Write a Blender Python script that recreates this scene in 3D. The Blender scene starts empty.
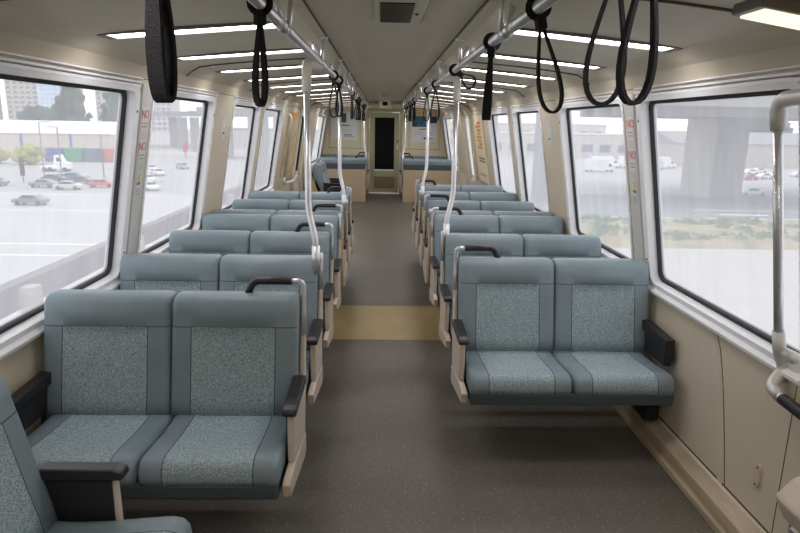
import bpy, bmesh, math, random
from mathutils import Vector, Matrix
random.seed(7)
SC = bpy.context.scene
COL = SC.collection

# ---------------------------------------------------------------- camera
cam_d = bpy.data.cameras.new('camera')
cam_d.sensor_width = 36.0
cam_d.lens = 620.0 / 800.0 * 36.0
cam_d.clip_start = 0.02
cam_d.clip_end = 2000
cam = bpy.data.objects.new('camera', cam_d)
COL.objects.link(cam)
Rr, Ry, Ru = (0.99946893, -0.01221142, 0.03021145), (-0.02671308, 0.22391846, 0.97424172), (0.01866178, 0.97453138, -0.22347334)
m = Matrix(((Rr[0], Rr[1], -Rr[2]), (Ry[0], Ry[1], -Ry[2]), (Ru[0], Ru[1], -Ru[2]))).to_4x4()
m.translation = (-0.04, 0.0, 1.6)
cam.matrix_world = m
SC.camera = cam

# ---------------------------------------------------------------- world, light, exposure
w = bpy.data.worlds.new('overcast_sky')
SC.world = w
w.use_nodes = True
nt = w.node_tree
nt.nodes.clear()
wo = nt.nodes.new('ShaderNodeOutputWorld')
bg = nt.nodes.new('ShaderNodeBackground')
tc = nt.nodes.new('ShaderNodeTexCoord')
nz = nt.nodes.new('ShaderNodeTexNoise')
nz.inputs['Scale'].default_value = 2.2
nz.inputs['Detail'].default_value = 4
rp = nt.nodes.new('ShaderNodeValToRGB')
rp.color_ramp.elements[0].position = 0.3
rp.color_ramp.elements[0].color = (0.80, 0.84, 0.92, 1)
rp.color_ramp.elements[1].position = 0.75
rp.color_ramp.elements[1].color = (1, 1, 1, 1)
nt.links.new(tc.outputs['Generated'], nz.inputs['Vector'])
nt.links.new(nz.outputs['Fac'], rp.inputs['Fac'])
nt.links.new(rp.outputs['Color'], bg.inputs['Color'])
nt.links.new(bg.outputs['Background'], wo.inputs['Surface'])
bg.inputs['Strength'].default_value = 1.06

sun_d = bpy.data.lights.new('overcast_sun', 'SUN')
sun_d.energy = 0.35
sun_d.angle = math.radians(50)
sun_d.color = (1.0, 0.97, 0.93)
sun = bpy.data.objects.new('overcast_sun', sun_d)
sun.rotation_euler = (math.radians(32), math.radians(-14), 0)
COL.objects.link(sun)

SC.view_settings.view_transform = 'Standard'
SC.view_settings.look = 'None'
SC.view_settings.gamma = 1.0
SC.view_settings.use_curve_mapping = False
SC.view_settings.exposure = 0.48
LIGHT_STRENGTH = 12.5

# ---------------------------------------------------------------- helpers
def s2l(c):
    c = c / 255.0
    return c / 12.92 if c <= 0.04045 else ((c + 0.055) / 1.055) ** 2.4

def rgb(r, g, b):
    return (s2l(r), s2l(g), s2l(b), 1.0)

def mat(name, col, rough=0.6, metal=0.0, noise=0.0, nscale=8.0, bump=0.0, bscale=40.0, emit=0.0, spec=None, stretch=None, coat=0.0):
    mt = bpy.data.materials.new(name)
    mt.use_nodes = True
    t = mt.node_tree
    p = t.nodes['Principled BSDF']
    p.inputs['Base Color'].default_value = col
    p.inputs['Roughness'].default_value = rough
    p.inputs['Metallic'].default_value = metal
    if spec is not None:
        p.inputs['Specular IOR Level'].default_value = spec
    if coat:
        p.inputs['Coat Weight'].default_value = coat
    if emit:
        p.inputs['Emission Color'].default_value = col
        p.inputs['Emission Strength'].default_value = emit
    tcn = t.nodes.new('ShaderNodeTexCoord')
    src = tcn.outputs['Object']
    if stretch:
        mp = t.nodes.new('ShaderNodeMapping')
        mp.inputs['Scale'].default_value = stretch
        t.links.new(src, mp.inputs['Vector'])
        src = mp.outputs['Vector']
    if noise:
        n = t.nodes.new('ShaderNodeTexNoise')
        n.inputs['Scale'].default_value = nscale
        n.inputs['Detail'].default_value = 5
        r = t.nodes.new('ShaderNodeValToRGB')
        r.color_ramp.elements[0].position = 0.3
        r.color_ramp.elements[1].position = 0.7
        r.color_ramp.elements[0].color = tuple(c * (1 - noise) for c in col[:3]) + (1,)
        r.color_ramp.elements[1].color = tuple(min(1, c * (1 + noise)) for c in col[:3]) + (1,)
        t.links.new(src, n.inputs['Vector'])
        t.links.new(n.outputs['Fac'], r.inputs['Fac'])
        t.links.new(r.outputs['Color'], p.inputs['Base Color'])
    if bump:
        n2 = t.nodes.new('ShaderNodeTexNoise')
        n2.inputs['Scale'].default_value = bscale
        n2.inputs['Detail'].default_value = 3
        b = t.nodes.new('ShaderNodeBump')
        b.inputs['Strength'].default_value = bump
        b.inputs['Distance'].default_value = 0.01
        t.links.new(src, n2.inputs['Vector'])
        t.links.new(n2.outputs['Fac'], b.inputs['Height'])
        t.links.new(b.outputs['Normal'], p.inputs['Normal'])
    return mt

M = {}
M['vinyl'] = mat('blue_grey_vinyl', rgb(124, 139, 145), 0.44, noise=0.08, nscale=6, bump=0.5, bscale=9)
M['seam'] = mat('dark_seam', rgb(66, 78, 84), 0.8)
M['skirt'] = mat('dark_vinyl_and_shade', rgb(70, 82, 87), 0.6)  # dark skirt vinyl, shade under cushion and backrest put into its colour
M['beige_panel'] = mat('pinkish_beige_plastic', rgb(204, 190, 174), 0.45, noise=0.04, nscale=4)
M['shell'] = mat('tan_seat_shell', rgb(196, 176, 146), 0.5, noise=0.05, nscale=3)
M['black'] = mat('black_plastic', rgb(34, 32, 35), 0.38)
M['dark'] = mat('dark_metal', rgb(30, 30, 32), 0.6)
M['steel'] = mat('brushed_steel', rgb(222, 222, 224), 0.34, metal=0.8, noise=0.05, nscale=30)
M['castgrey'] = mat('cast_aluminium', rgb(210, 208, 201), 0.42, metal=0.35)
M['webbing'] = mat('black_webbing', rgb(17, 17, 19), 0.85, bump=0.4, bscale=300)
M['cream'] = mat('cream_wall', rgb(203, 193, 172), 0.55, noise=0.035, nscale=2.5)
M['cream2'] = mat('cream_bulkhead', rgb(236, 224, 190), 0.5, noise=0.03, nscale=2)
M['door'] = mat('olive_cream_door', rgb(178, 172, 132), 0.45, noise=0.03, nscale=2)
M['ceil'] = mat('ceiling_panel', rgb(188, 180, 161), 0.55, noise=0.03, nscale=2)
M['seamline'] = mat('panel_joint', rgb(86, 76, 66), 0.7)
M['heater'] = mat('scuffed_kick_cover', rgb(176, 160, 134), 0.5, noise=0.22, nscale=5, stretch=(1, .5, 6))
M['jamb'] = mat('white_window_jamb', rgb(232, 232, 233), 0.4, noise=0.02)
M['sill'] = mat('aluminium_sill', rgb(236, 236, 238), 0.4, metal=0.0)
M['greytrim'] = mat('grey_sticker_strip', rgb(200, 201, 198), 0.5)
M['gasket'] = mat('black_gasket', rgb(20, 22, 25), 0.6)
M['red'] = mat('red_ink', rgb(196, 60, 60), 0.6)
M['notice'] = mat('pale_notice', rgb(212, 212, 210), 0.5)
M['softred'] = mat('faded_red_ink', rgb(206, 96, 96), 0.6)
M['inkgrey'] = mat('grey_ink', rgb(120, 120, 124), 0.6)
M['yellowink'] = mat('yellow_ink', rgb(214, 196, 50), 0.6)
M['white'] = mat('white_plastic', rgb(240, 240, 238), 0.5)
M['fixture'] = mat('light_housing', rgb(122, 116, 112), 0.5)
M['glassdark'] = mat('dark_door_glass', rgb(10, 12, 16), 0.3, spec=0.15)

# speckled seat insert
def insert_mat():
    mt = mat('speckled_seat_fabric', rgb(134, 152, 156), 0.9, bump=0.9, bscale=7, stretch=(2.6, 1, .45))
    t = mt.node_tree
    p = t.nodes['Principled BSDF']
    tcn = t.nodes.new('ShaderNodeTexCoord')
    n = t.nodes.new('ShaderNodeTexNoise')
    n.inputs['Scale'].default_value = 210
    n.inputs['Detail'].default_value = 2
    r = t.nodes.new('ShaderNodeValToRGB')
    r.color_ramp.elements[0].position = 0.36
    r.color_ramp.elements[1].position = 0.64
    r.color_ramp.elements[0].color = rgb(114, 131, 136)
    r.color_ramp.elements[1].color = rgb(174, 190, 194)
    t.links.new(tcn.outputs['Object'], n.inputs['Vector'])
    t.links.new(n.outputs['Fac'], r.inputs['Fac'])
    t.links.new(r.outputs['Color'], p.inputs['Base Color'])
    return mt
M['insert'] = insert_mat()

def floor_mat(name, base, speck, amount):
    mt = mat(name, base, 0.42)
    t = mt.node_tree
    p = t.nodes['Principled BSDF']
    tcn = t.nodes.new('ShaderNodeTexCoord')
    n1 = t.nodes.new('ShaderNodeTexNoise')
    n1.inputs['Scale'].default_value = 2.2
    n1.inputs['Detail'].default_value = 6
    r1 = t.nodes.new('ShaderNodeValToRGB')
    r1.color_ramp.elements[0].position = 0.3
    r1.color_ramp.elements[1].position = 0.75
    r1.color_ramp.elements[0].color = tuple(c * 0.86 for c in base[:3]) + (1,)
    r1.color_ramp.elements[1].color = tuple(c * 1.12 for c in base[:3]) + (1,)
    v = t.nodes.new('ShaderNodeTexVoronoi')
    v.inputs['Scale'].default_value = 75
    r2 = t.nodes.new('ShaderNodeValToRGB')
    r2.color_ramp.elements[0].position = 0.10
    r2.color_ramp.elements[0].color = (amount, amount, amount, 1)
    r2.color_ramp.elements[1].position = 0.20
    r2.color_ramp.elements[1].color = (0, 0, 0, 1)
    mx = t.nodes.new('ShaderNodeMixRGB')
    mx.inputs['Color2'].default_value = speck
    t.links.new(tcn.outputs['Object'], n1.inputs['Vector'])
    t.links.new(tcn.outputs['Object'], v.inputs['Vector'])
    t.links.new(n1.outputs['Fac'], r1.inputs['Fac'])
    t.links.new(v.outputs['Distance'], r2.inputs['Fac'])
    t.links.new(r2.outputs['Color'], mx.inputs['Fac'])
    t.links.new(r1.outputs['Color'], mx.inputs['Color1'])
    t.links.new(mx.outputs['Color'], p.inputs['Base Color'])
    return mt
M['floor'] = floor_mat('speckled_grey_floor', rgb(99, 94, 85), rgb(200, 184, 150), 0.8)
M['floor_tan'] = floor_mat('tan_floor_band', rgb(168, 148, 100), rgb(120, 104, 70), 0.35)

def pane_mat():
    mt = bpy.data.materials.new('dusty_window_glass')
    mt.use_nodes = True
    t = mt.node_tree
    t.nodes.clear()
    o = t.nodes.new('ShaderNodeOutputMaterial')
    tr = t.nodes.new('ShaderNodeBsdfTransparent')
    tr.inputs['Color'].default_value = (0.95, 0.96, 0.98, 1)
    tl = t.nodes.new('ShaderNodeBsdfTranslucent')
    tl.inputs['Color'].default_value = (0.93, 0.93, 0.97, 1)
    gl = t.nodes.new('ShaderNodeBsdfGlossy')
    gl.inputs['Roughness'].default_value = 0.05
    tcn = t.nodes.new('ShaderNodeTexCoord')
    mp = t.nodes.new('ShaderNodeMapping')
    mp.inputs['Scale'].default_value = (1, 3.5, 0.8)
    mp.inputs['Rotation'].default_value = (0.35, 0, 0)
    n = t.nodes.new('ShaderNodeTexNoise')
    n.inputs['Scale'].default_value = 2.2
    n.inputs['Detail'].default_value = 5
    mr = t.nodes.new('ShaderNodeMapRange')
    mr.inputs['From Min'].default_value = 0.3
    mr.inputs['From Max'].default_value = 0.7
    mr.inputs['To Min'].default_value = 0.31
    mr.inputs['To Max'].default_value = 0.38
    m1 = t.nodes.new('ShaderNodeMixShader')
    m2 = t.nodes.new('ShaderNodeMixShader')
    m2.inputs[0].default_value = 0.04
    t.links.new(tcn.outputs['Object'], mp.inputs['Vector'])
    t.links.new(mp.outputs['Vector'], n.inputs['Vector'])
    t.links.new(n.outputs['Fac'], mr.inputs['Value'])
    t.links.new(mr.outputs['Result'], m1.inputs[0])
    t.links.new(tr.outputs[0], m1.inputs[1])
    t.links.new(tl.outputs[0], m1.inputs[2])
    t.links.new(m1.outputs[0], m2.inputs[1])
    t.links.new(gl.outputs[0], m2.inputs[2])
    t.links.new(m2.outputs[0], o.inputs['Surface'])
    return mt
M['pane'] = pane_mat()

def emis(name, col, s):
    mt = bpy.data.materials.new(name)
    mt.use_nodes = True
    t = mt.node_tree
    t.nodes.clear()
    o = t.nodes.new('ShaderNodeOutputMaterial')
    e = t.nodes.new('ShaderNodeEmission')
    e.inputs['Color'].default_value = col
    e.inputs['Strength'].default_value = s
    t.links.new(e.outputs[0], o.inputs['Surface'])
    return mt
M['tube'] = emis('lit_diffuser', (1.0, 0.95, 0.97, 1), LIGHT_STRENGTH)
M['warm'] = emis('warm_lit_diffuser', (1.0, 0.88, 0.6, 1), 1.1)

class MB:
    """collects shapes, then links them as one mesh object"""
    def __init__(s):
        s.v = []; s.f = []; s.mi = []; s.sm = []
    def add(s, verts, faces, mi=0, smooth=False):
        o = len(s.v)
        s.v += [tuple(x) for x in verts]
        for k, f in enumerate(faces):
            s.f.append([i + o for i in f])
            s.mi.append(mi[k] if isinstance(mi, list) else mi)
            s.sm.append(smooth)
        return s
    def box(s, a, b, mi=0):
        x0, y0, z0 = [min(p, q) for p, q in zip(a, b)]
        x1, y1, z1 = [max(p, q) for p, q in zip(a, b)]
        v = [(x0, y0, z0), (x1, y0, z0), (x1, y1, z0), (x0, y1, z0), (x0, y0, z1), (x1, y0, z1), (x1, y1, z1), (x0, y1, z1)]
        return s.add(v, [(0, 3, 2, 1), (4, 5, 6, 7), (0, 1, 5, 4), (1, 2, 6, 5), (2, 3, 7, 6), (3, 0, 4, 7)], mi)
    def prism(s, poly, axis, a, b, mi=0):
        """polygon in the plane normal to axis, swept from a to b; axis 'x': poly=(y,z), 'y': (x,z), 'z': (x,y)"""
        n = len(poly)
        def P(p, c):
            return (c, p[0], p[1]) if axis == 'x' else (p[0], c, p[1]) if axis == 'y' else (p[0], p[1], c)
        v = [P(p, a) for p in poly] + [P(p, b) for p in poly]
        f = [tuple(range(n)), tuple(range(2 * n - 1, n - 1, -1))]
        for i in range(n):
            j = (i + 1) % n
            f.append((i, i + n, j + n, j))
        return s.add(v, f, mi)
    def sweep(s, path, poly_fn, mi=0, closed=False, smooth=True, caps=True):
        n = len(path)
        pts = [Vector(p) for p in path]
        ring = []
        up = None
        for i in range(n):
            a = pts[(i - 1) % n] if (closed or i > 0) else pts[0]
            b = pts[(i + 1) % n] if (closed or i < n - 1) else pts[-1]
            t = (b - a).normalized()
            if up is None:
                up = Vector((0, 0, 1)) if abs(t.z) < 0.9 else Vector((0, 1, 0))
            side = t.cross(up)
            if side.length < 1e-5:
                side = t.cross(Vector((1, 0, 0)))
            side.normalize()
            up = side.cross(t).normalized()
            ring.append([pts[i] + side * p[0] + up * p[1] for p in poly_fn(i)])
        k = len(ring[0])
        v = [q for r in ring for q in r]
        f = []
        for i in range(n if closed else n - 1):
            j = (i + 1) % n
            for q in range(k):
                r = (q + 1) % k
                f.append((i * k + q, i * k + r, j * k + r, j * k + q))
        if not closed and caps:
            f.append(tuple(range(k - 1, -1, -1)))
            f.append(tuple((n - 1) * k + q for q in range(k)))
        return s.add(v, f, mi, smooth)
    def tube(s, path, r, n=12, mi=0, closed=False):
        c = [(math.cos(2 * math.pi * i / n) * r, math.sin(2 * math.pi * i / n) * r) for i in range(n)]
        return s.sweep(path, lambda i: c, mi, closed)
    def cyl(s, a, b, r, n=16, mi=0):
        return s.tube([a, b], r, n, mi)
    def plan(s, k, g=None):
        """plan units to metres in x and y; z counted from street level g"""
        s.v = [(p[0] * k, p[1] * k, p[2] if g is not None else p[2] * k) for p in s.v]
        return s
    def build(s, name, mats, parent=None, bevel=0.0, loc=None, seg=2):
        me = bpy.data.meshes.new(name)
        me.from_pydata(s.v, [], s.f)
        if not isinstance(mats, (list, tuple)):
            mats = [mats]
        for q in mats:
            me.materials.append(q)
        for p, i, sm in zip(me.polygons, s.mi, s.sm):
            p.material_index = i
            p.use_smooth = sm
        bm = bmesh.new()
        bm.from_mesh(me)
        bmesh.ops.recalc_face_normals(bm, faces=bm.faces)
        bm.to_mesh(me)
        bm.free()
        o = bpy.data.objects.new(name, me)
        COL.objects.link(o)
        if parent:
            o.parent = parent
        if loc:
            o.location = loc
        if bevel:
            b = o.modifiers.new('bevel', 'BEVEL')
            b.width = bevel
            b.segments = seg
            b.limit_method = 'ANGLE'
            b.angle_limit = math.radians(35)
        return o

def tag(o, label=None, cat=None, group=None, kind=None):
    if label: o['label'] = label
    if cat: o['category'] = cat
    if group: o['group'] = group
    if kind: o['kind'] = kind
    return o

def empty(name, loc=(0, 0, 0), rz=0.0):
    o = bpy.data.objects.new(name, None)
    o.empty_display_size = 0.1
    COL.objects.link(o)
    o.location = loc
    o.rotation_euler = (0, 0, rz)
    return o

def kids(o):
    return [c for c in COL.objects if c.parent == o]

def copy_tree(o, parent=None):
    ch = kids(o)
    c = o.copy()
    COL.objects.link(c)
    if parent is not None:
        c.parent = parent
    for q in ch:
        copy_tree(q, c)
    return c

def bend(pts, r, n=6):
    """round the corners of a polyline"""
    P = [Vector(p) for p in pts]
    out = [P[0]]
    for i in range(1, len(P) - 1):
        a, b, c = P[i - 1], P[i], P[i + 1]
        d1 = (a - b).normalized(); d2 = (c - b).normalized()
        rr = min(r, (a - b).length * 0.49, (c - b).length * 0.49)
        p0 = b + d1 * rr; p2 = b + d2 * rr
        for k in range(n + 1):
            t = k / n
            out.append(p0 * (1 - t) ** 2 + b * 2 * t * (1 - t) + p2 * t * t)
    out.append(P[-1])
    return out

# ================================================================ THE SETTING
Y0, Y1 = -0.6, 14.6
# --- floor
MB().box((-1.5, Y0, -0.06), (1.5, Y1 + 0.6, 0.0)).build('floor', M['floor'])['kind'] = 'structure'
tag(MB().box((-1.333, 4.47, 0.0), (1.333, 5.37, 0.002)).build('trim_1', M['floor_tan']), kind='structure')

# wall cross-section (X, Z) for the right side, inner face
GX0, GZ0, GX1, GZ1 = 1.497, 0.80, 1.335, 1.748      # glass plane, bottom and top
def wall_face(z):                                    # inner face of the pillars
    t = (z - 0.76) / (1.775 - 0.76)
    return 1.447 + (1.272 - 1.447) * t
def mir(poly, s):
    return [(p[0] * s, p[1]) for p in poly]

lower = [(1.56, -0.02), (1.40, -0.02), (1.40, 0.11), (1.425, 0.13), (1.447, 0.735), (1.54, 0.735)]
upper = [(1.272, 1.775), (1.268, 1.80), (1.24, 1.865), (1.20, 1.895), (1.15, 1.925), (1.15, 2.05), (1.50, 2.05), (1.36, 1.775)]
pillar = [(wall_face(0.73), 0.73), (wall_face(1.78), 1.78), (wall_face(1.78) + .075, 1.78), (wall_face(0.73) + .075, 0.73)]
windows_y = [(2.0, 3.25), (3.50, 4.72), (5.35, 6.45), (6.72, 7.95), (12.1, 13.9)]
door_y = (9.62, 10.5)
solids = []
last = Y0
for a, b in sorted(windows_y + [door_y]):
    solids.append((last, a - .012)); last = b + .012
solids.append((last, Y1))

def make_wall(s, name):
    for poly in (lower, upper):
        MB().prism(mir(poly, s), 'y', Y0, Y1).build(name, M['cream'])['kind'] = 'structure'
    for a, b in solids:
        MB().prism(mir(pillar, s), 'y', a, b).build(name, M['cream'])['kind'] = 'structure'
make_wall(-1, 'wall_left')
make_wall(1, 'wall_right')
def JT(t):
    return 2.57 - .255 * t ** .72
# kick cover along the floor, its lip and the vertical panel joints
for s, nm in ((-1, 'baseboard_left'), (1, 'baseboard_right')):
    mb = MB()
    mb.prism(mir([(1.333, 0.0), (1.335, 0.03), (1.35, 0.034), (1.352, 0.095), (1.385, 0.108), (1.43, 0.128), (1.43, 0.0)], s), 'y', Y0, Y1 - 0.01)
    mb.build(nm, M['heater'], bevel=0.004)['kind'] = 'structure'
    mb = MB()
    for y in (3.55, 4.9, 6.1, 7.9):
        mb.prism(mir([(1.4235, 0.13), (1.4455, 0.735), (1.449, 0.735), (1.428, 0.13)], s), 'y', y, y + 0.006)
    def lx(z): return 1.425 + (1.447 - 1.425) * (z - .13) / (.735 - .13)
    curve = [(JT(t), .735 - .605 * t) for t in [q / 10 for q in range(11)]]
    mb.tube([(s * (lx(z) + .001), y, z) for y, z in curve], .0035, 6)
    mb.tube([(s * (lx(z) + .001), 2.02 - .05 * (.735 - z), z) for y, z in curve], .003, 6)
    mb.prism(mir([(1.4225, 0.128), (1.4235, 0.136), (1.43, 0.136), (1.43, 0.128)], s), 'y', Y0, Y1 - .02)
    mb.prism(mir([(1.2665, 1.799), (1.266, 1.803), (1.275, 1.803), (1.275, 1.799)], s), 'y', Y0, Y1 - .02)
    mb.build('trim_%d' % (2 if s < 0 else 3), M['seamline'])['kind'] = 'structure'
    # raised rib beside the joint
    mb = MB()
    n_ = len(curve)
    vs = []
    for y, z in curve:
        vs += [(s * (lx(z) + .003), y + .012, z), (s * (lx(z) - .005), y + .02, z), (s * (lx(z) - .005), y + .052, z), (s * (lx(z) + .003), y + .06, z)]
    mb.add(vs, [(i * 4 + q, i * 4 + q + 1, i * 4 + q + 5, i * 4 + q + 4) for i in range(n_ - 1) for q in range(3)])
    mb.build('trim_%d' % (4 if s < 0 else 5), M['cream'])['kind'] = 'structure'

# --- ceiling: raised centre panel, step, outboard panels running down to the walls
prof = [(0.0, 2.115), (0.25, 2.112), (0.375, 2.10), (0.395, 2.085), (0.40, 2.045), (0.44, 2.0), (0.48, 1.985), (0.80, 1.962), (1.05, 1.935), (1.16, 1.92)]
full = mir(prof[::-1], -1) + prof[1:]
mb = MB()
n = len(full)
nseg = 2
v = []
for y in (Y0, Y1 + 0.0):
    v += [(x, y, z) for x, z in full]
v += [(x, y, z + 0.05) for y in (Y0, Y1) for x, z in full]
f = []
for i in range(n - 1):
    f.append((i, i + 1, n + i + 1, n + i))
    f.append((2 * n + i, 3 * n + i, 3 * n + i + 1, 2 * n + i + 1))
f += [(0, n, 3 * n, 2 * n), (n - 1, 3 * n - 1, 4 * n - 1, 2 * n - 1)]
mb.add(v, f)
mb.build('ceiling', M['ceil'])['kind'] = 'structure'
# transverse joints of the outboard panels, with a rounded turned-down end
mb = MB()
for s in (-1, 1):
    for y in (1.90, 3.97, 5.80, 7.72, 9.6, 11.5):
        p = [(s * x, y, z - 0.002) for x, z in [(0.47, 1.988), (0.80, 1.964), (1.05, 1.937), (1.16, 1.921), (1.21, 1.893), (1.24, 1.868)]]
        mb.tube(p, 0.008, 6)
mb.build('trim_6', M['seamline'])['kind'] = 'structure'
mb = MB()
for s in (-1, 1):
    mb.box((s * 0.372, Y0, 2.092), (s * 0.380, Y1, 2.1))
mb.build('trim_7', M['seamline'])['kind'] = 'structure'
# outer roof skin so the sky does not leak into the gap over the ceiling
MB().prism([(-1.62, 2.06), (-1.2, 2.20), (0, 2.26), (1.2, 2.20), (1.62, 2.06), (1.62, 2.04), (1.1, 2.06), (0.5, 2.17), (-0.5, 2.17), (-1.1, 2.06), (-1.62, 2.04)], 'y', Y0, Y1 + 0.6).build('roof', M['castgrey'])['kind'] = 'structure'
# rear wall, behind the camera
MB().box((-1.5, Y0 - 0.05, 0), (1.5, Y0, 2.15)).build('wall_back', M['cream2'])['kind'] = 'structure'

# --- windows: jamb, sill, gasket and pane in the slanting wall
def rrect(y0, y1, t0, t1, r, n=5):
    pts = []
    for cy, ct, a0 in ((y1 - r, t1 - r, 0), (y0 + r, t1 - r, 90), (y0 + r, t0 + r, 180), (y1 - r, t0 + r, 270)):
        for k in range(n + 1):
            a = math.radians(a0 + 90 * k / n)
            pts.append((cy + r * math.cos(a), ct + r * math.sin(a)))
    return pts

def plane_pt(s, y, t, d):
    """point at height t along the slanting glass plane, d metres into the car"""
    L = math.hypot(GX1 - GX0, GZ1 - GZ0)
    ux, uz = (GX1 - GX0) / L, (GZ1 - GZ0) / L
    nx, nzz = -uz, ux       # inward
    return (s * (GX0 + ux * t + nx * d), y, GZ0 + uz * t + nzz * d)
LT = math.hypot(GX1 - GX0, GZ1 - GZ0)

def ring(mb, s, outer, inner, do, di, mi=0):
    n = len(outer)
    v = [plane_pt(s, y, t, do) for y, t in outer] + [plane_pt(s, y, t, do) for y, t in inner]
    v += [plane_pt(s, y, t, di) for y, t in outer] + [plane_pt(s, y, t, di) for y, t in inner]
    f = []
    for i in range(n):
        j = (i + 1) % n
        f += [(i, j, n + j, n + i), (2 * n + i, 3 * n + i, 3 * n + j, 2 * n + j), (n + i, n + j, 3 * n + j, 3 * n + i), (i, 2 * n + i, 2 * n + j, j)]
    mb.add(v, f, mi)

def make_window(s, y0, y1, idx, r=0.05):
    e = empty('window_%d' % idx)
    e['kind'] = 'structure'
    # jamb lining (reveals)
    mb = MB()
    ring(mb, s, rrect(y0 - 0.012, y1 + 0.035, -0.035, LT + 0.02, r + .03), rrect(y0, y1, 0.0, LT, r), -0.02, 0.058)
    mb.build('jamb', M['jamb'], e)
    # wide face of the far jamb and the bright sill ledge
    mb = MB()
    ring(mb, s, rrect(y0 - 0.02, y1 + 0.055, -0.03, LT + 0.035, 0.07), rrect(y0 + .002, y1, 0.0, LT - 0.002, r), 0.058, 0.066)
    mb.build('surround', M['jamb'], e, bevel=0.002)
    mb = MB()
    a = plane_pt(1, 0, 0.002, 0.0); b = plane_pt(1, 0, -0.034, 0.088); c = plane_pt(1, 0, -0.052, 0.086)
    mb.prism([(s * a[0], a[2]), (s * b[0], b[2]), (s * c[0], c[2]), (s * (c[0] + 0.02), c[2]), (s * (a[0] + 0.01), a[2] - 0.05)], 'y', y0 - 0.02, y1 + 0.05)
    mb.build('sill', M['sill'], e, bevel=0.003)
    # grey ribbed head profile
    mb = MB()
    for k, (q, h) in enumerate(((0.075, 0.012), (0.055, 0.014), (0.035, 0.016))):
        a = plane_pt(1, 0, LT + q - 0.018, 0.050); b = plane_pt(1, 0, LT + q - 0.018 + h, 0.074 - 0.004 * k)
        mb.box((s * a[0], y0 - 0.03, a[2]), (s * b[0], y1 + 0.05, b[2]))
    mb.build('head_profile', M['sill'], e, bevel=0.003)
    mb = MB()
    ring(mb, s, rrect(y0 - .004, y1 + .004, -.004, LT + .004, r), rrect(y0 + 0.018, y1 - 0.018, 0.018, LT - 0.022, r * 0.8), -0.006, 0.02)
    mb.build('gasket', M['gasket'], e)
    mb = MB()
    pts = rrect(y0 + .006, y1 - .006, .006, LT - .006, r)
    mb.add([plane_pt(s, y, t, 0.004) for y, t in pts], [tuple(range(len(pts)))])
    mb.build('glass', M['pane'], e)
    # screws on the far jamb
    mb = MB()
    for t in (0.12, LT - 0.1):
        p = Vector(plane_pt(s, y1 + 0.026, t, 0.064)); q = Vector(plane_pt(s, y1 + 0.026, t, 0.0685))
        mb.cyl(p, q, 0.006, 8)
    mb.build('screw', M['dark'], e)
    return e
k = 1
for s in (-1, 1):
    for a, b in windows_y:
        make_window(s, a, b, k)
        k += 1

# grey strip with the stickers on the pillar between the first two windows
def text_obj(body, size, loc, rot, m_, parent, name='lettering', ext=0.0006):
    c = bpy.data.curves.new(name, 'FONT')
    c.body = body
    c.size = size
    c.extrude = ext
    c.align_x = 'CENTER'
    c.align_y = 'CENTER'
    c.materials.append(m_)
    o = bpy.data.objects.new(name, c)
    COL.objects.link(o)
    o.matrix_world = rot
    o.location = loc
    bpy.context.view_layer.update()
    me = bpy.data.meshes.new_from_object(o)
    o2 = bpy.data.objects.new(name, me)
    COL.objects.link(o2)
    o2.matrix_world = o.matrix_world.copy()
    if parent:
        o2.parent = parent
    bpy.data.objects.remove(o)
    return o2

for s, sd in ((-1, 'left'), (1, 'right')):
    def wp(y, z, d=0.0):
        return (s * (wall_face(z) - d), y, z)
    mb = MB()
    mb.add([wp(3.322, .78, .012), wp(3.448, .78, .012), wp(3.448, 1.775, .012), wp(3.322, 1.775, .012), wp(3.322, .78, -.01), wp(3.448, .78, -.01), wp(3.448, 1.775, -.01), wp(3.322, 1.775, -.01)],
           [(0, 1, 2, 3), (4, 7, 6, 5), (0, 4, 5, 1), (1, 5, 6, 2), (2, 6, 7, 3), (3, 7, 4, 0)])
    st = mb.build('trim_%d' % (8 if s < 0 else 9), M['greytrim'], bevel=0.003)
    st['kind'] = 'structure'
    # notices: two red NO signs and a yellow seated-figure pictogram
    up = (Vector(wp(3.4, 1.7)) - Vector(wp(3.4, 0.9))).normalized()
    right = Vector((0, -1, 0)) if s > 0 else Vector((0, 1, 0))
    nrm = right.cross(up).normalized()
    rot = Matrix((right, up, nrm)).transposed().to_4x4()
    nt_ = empty('notice_strip', wp(3.41, 1.5, .013))
    tag(nt_, 'column of small red and yellow notices on the %s window pillar' % sd, 'notice')
    bpy.context.view_layer.update()
    def patch(name, y, z, wd, h, m_, d=0.0135):
        q = MB()
        c = Vector(wp(y, z, d))
        vs = [c + right * a * wd / 2 + up * b * h / 2 for a, b in ((-1, -1), (1, -1), (1, 1), (-1, 1))]
        vs += [p + nrm * 0.0012 for p in vs]
        q.add(vs, [(0, 1, 2, 3), (4, 5, 6, 7), (0, 4, 5, 1), (1, 5, 6, 2), (2, 6, 7, 3), (3, 7, 4, 0)])
        o = q.build(name, m_)
        o.parent = nt_
        o.matrix_parent_inverse = nt_.matrix_world.inverted()
        return o
    for z, wd in ((1.60, .085), (1.43, .085), (1.27, .07)):
        patch('notice', 3.375, z, wd, .125, M['notice'])
    for z in (1.625, 1.46):
        t_ = text_obj('NO', 0.062, Vector(wp(3.375, z, 0.0155)), rot, M['softred'], None)
        t_.parent = nt_; t_.matrix_parent_inverse = nt_.matrix_world.inverted()
        for q in range(2):
            patch('text_line', 3.375, z - .045 - q * .018, .07 - q * .012, .004, M['inkgrey'] if q else M['softred'], 0.0152)
    patch('pictogram', 3.375, 1.295, .022, .05, M['yellowink'], 0.0152)
    patch('pictogram', 3.37, 1.265, .045, .014, M['inkgrey'], 0.0154)
    for q in range(3):
        patch('text_line', 3.375, 1.235 - q * .012, .05, .003, M['inkgrey'], 0.0152)
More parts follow.
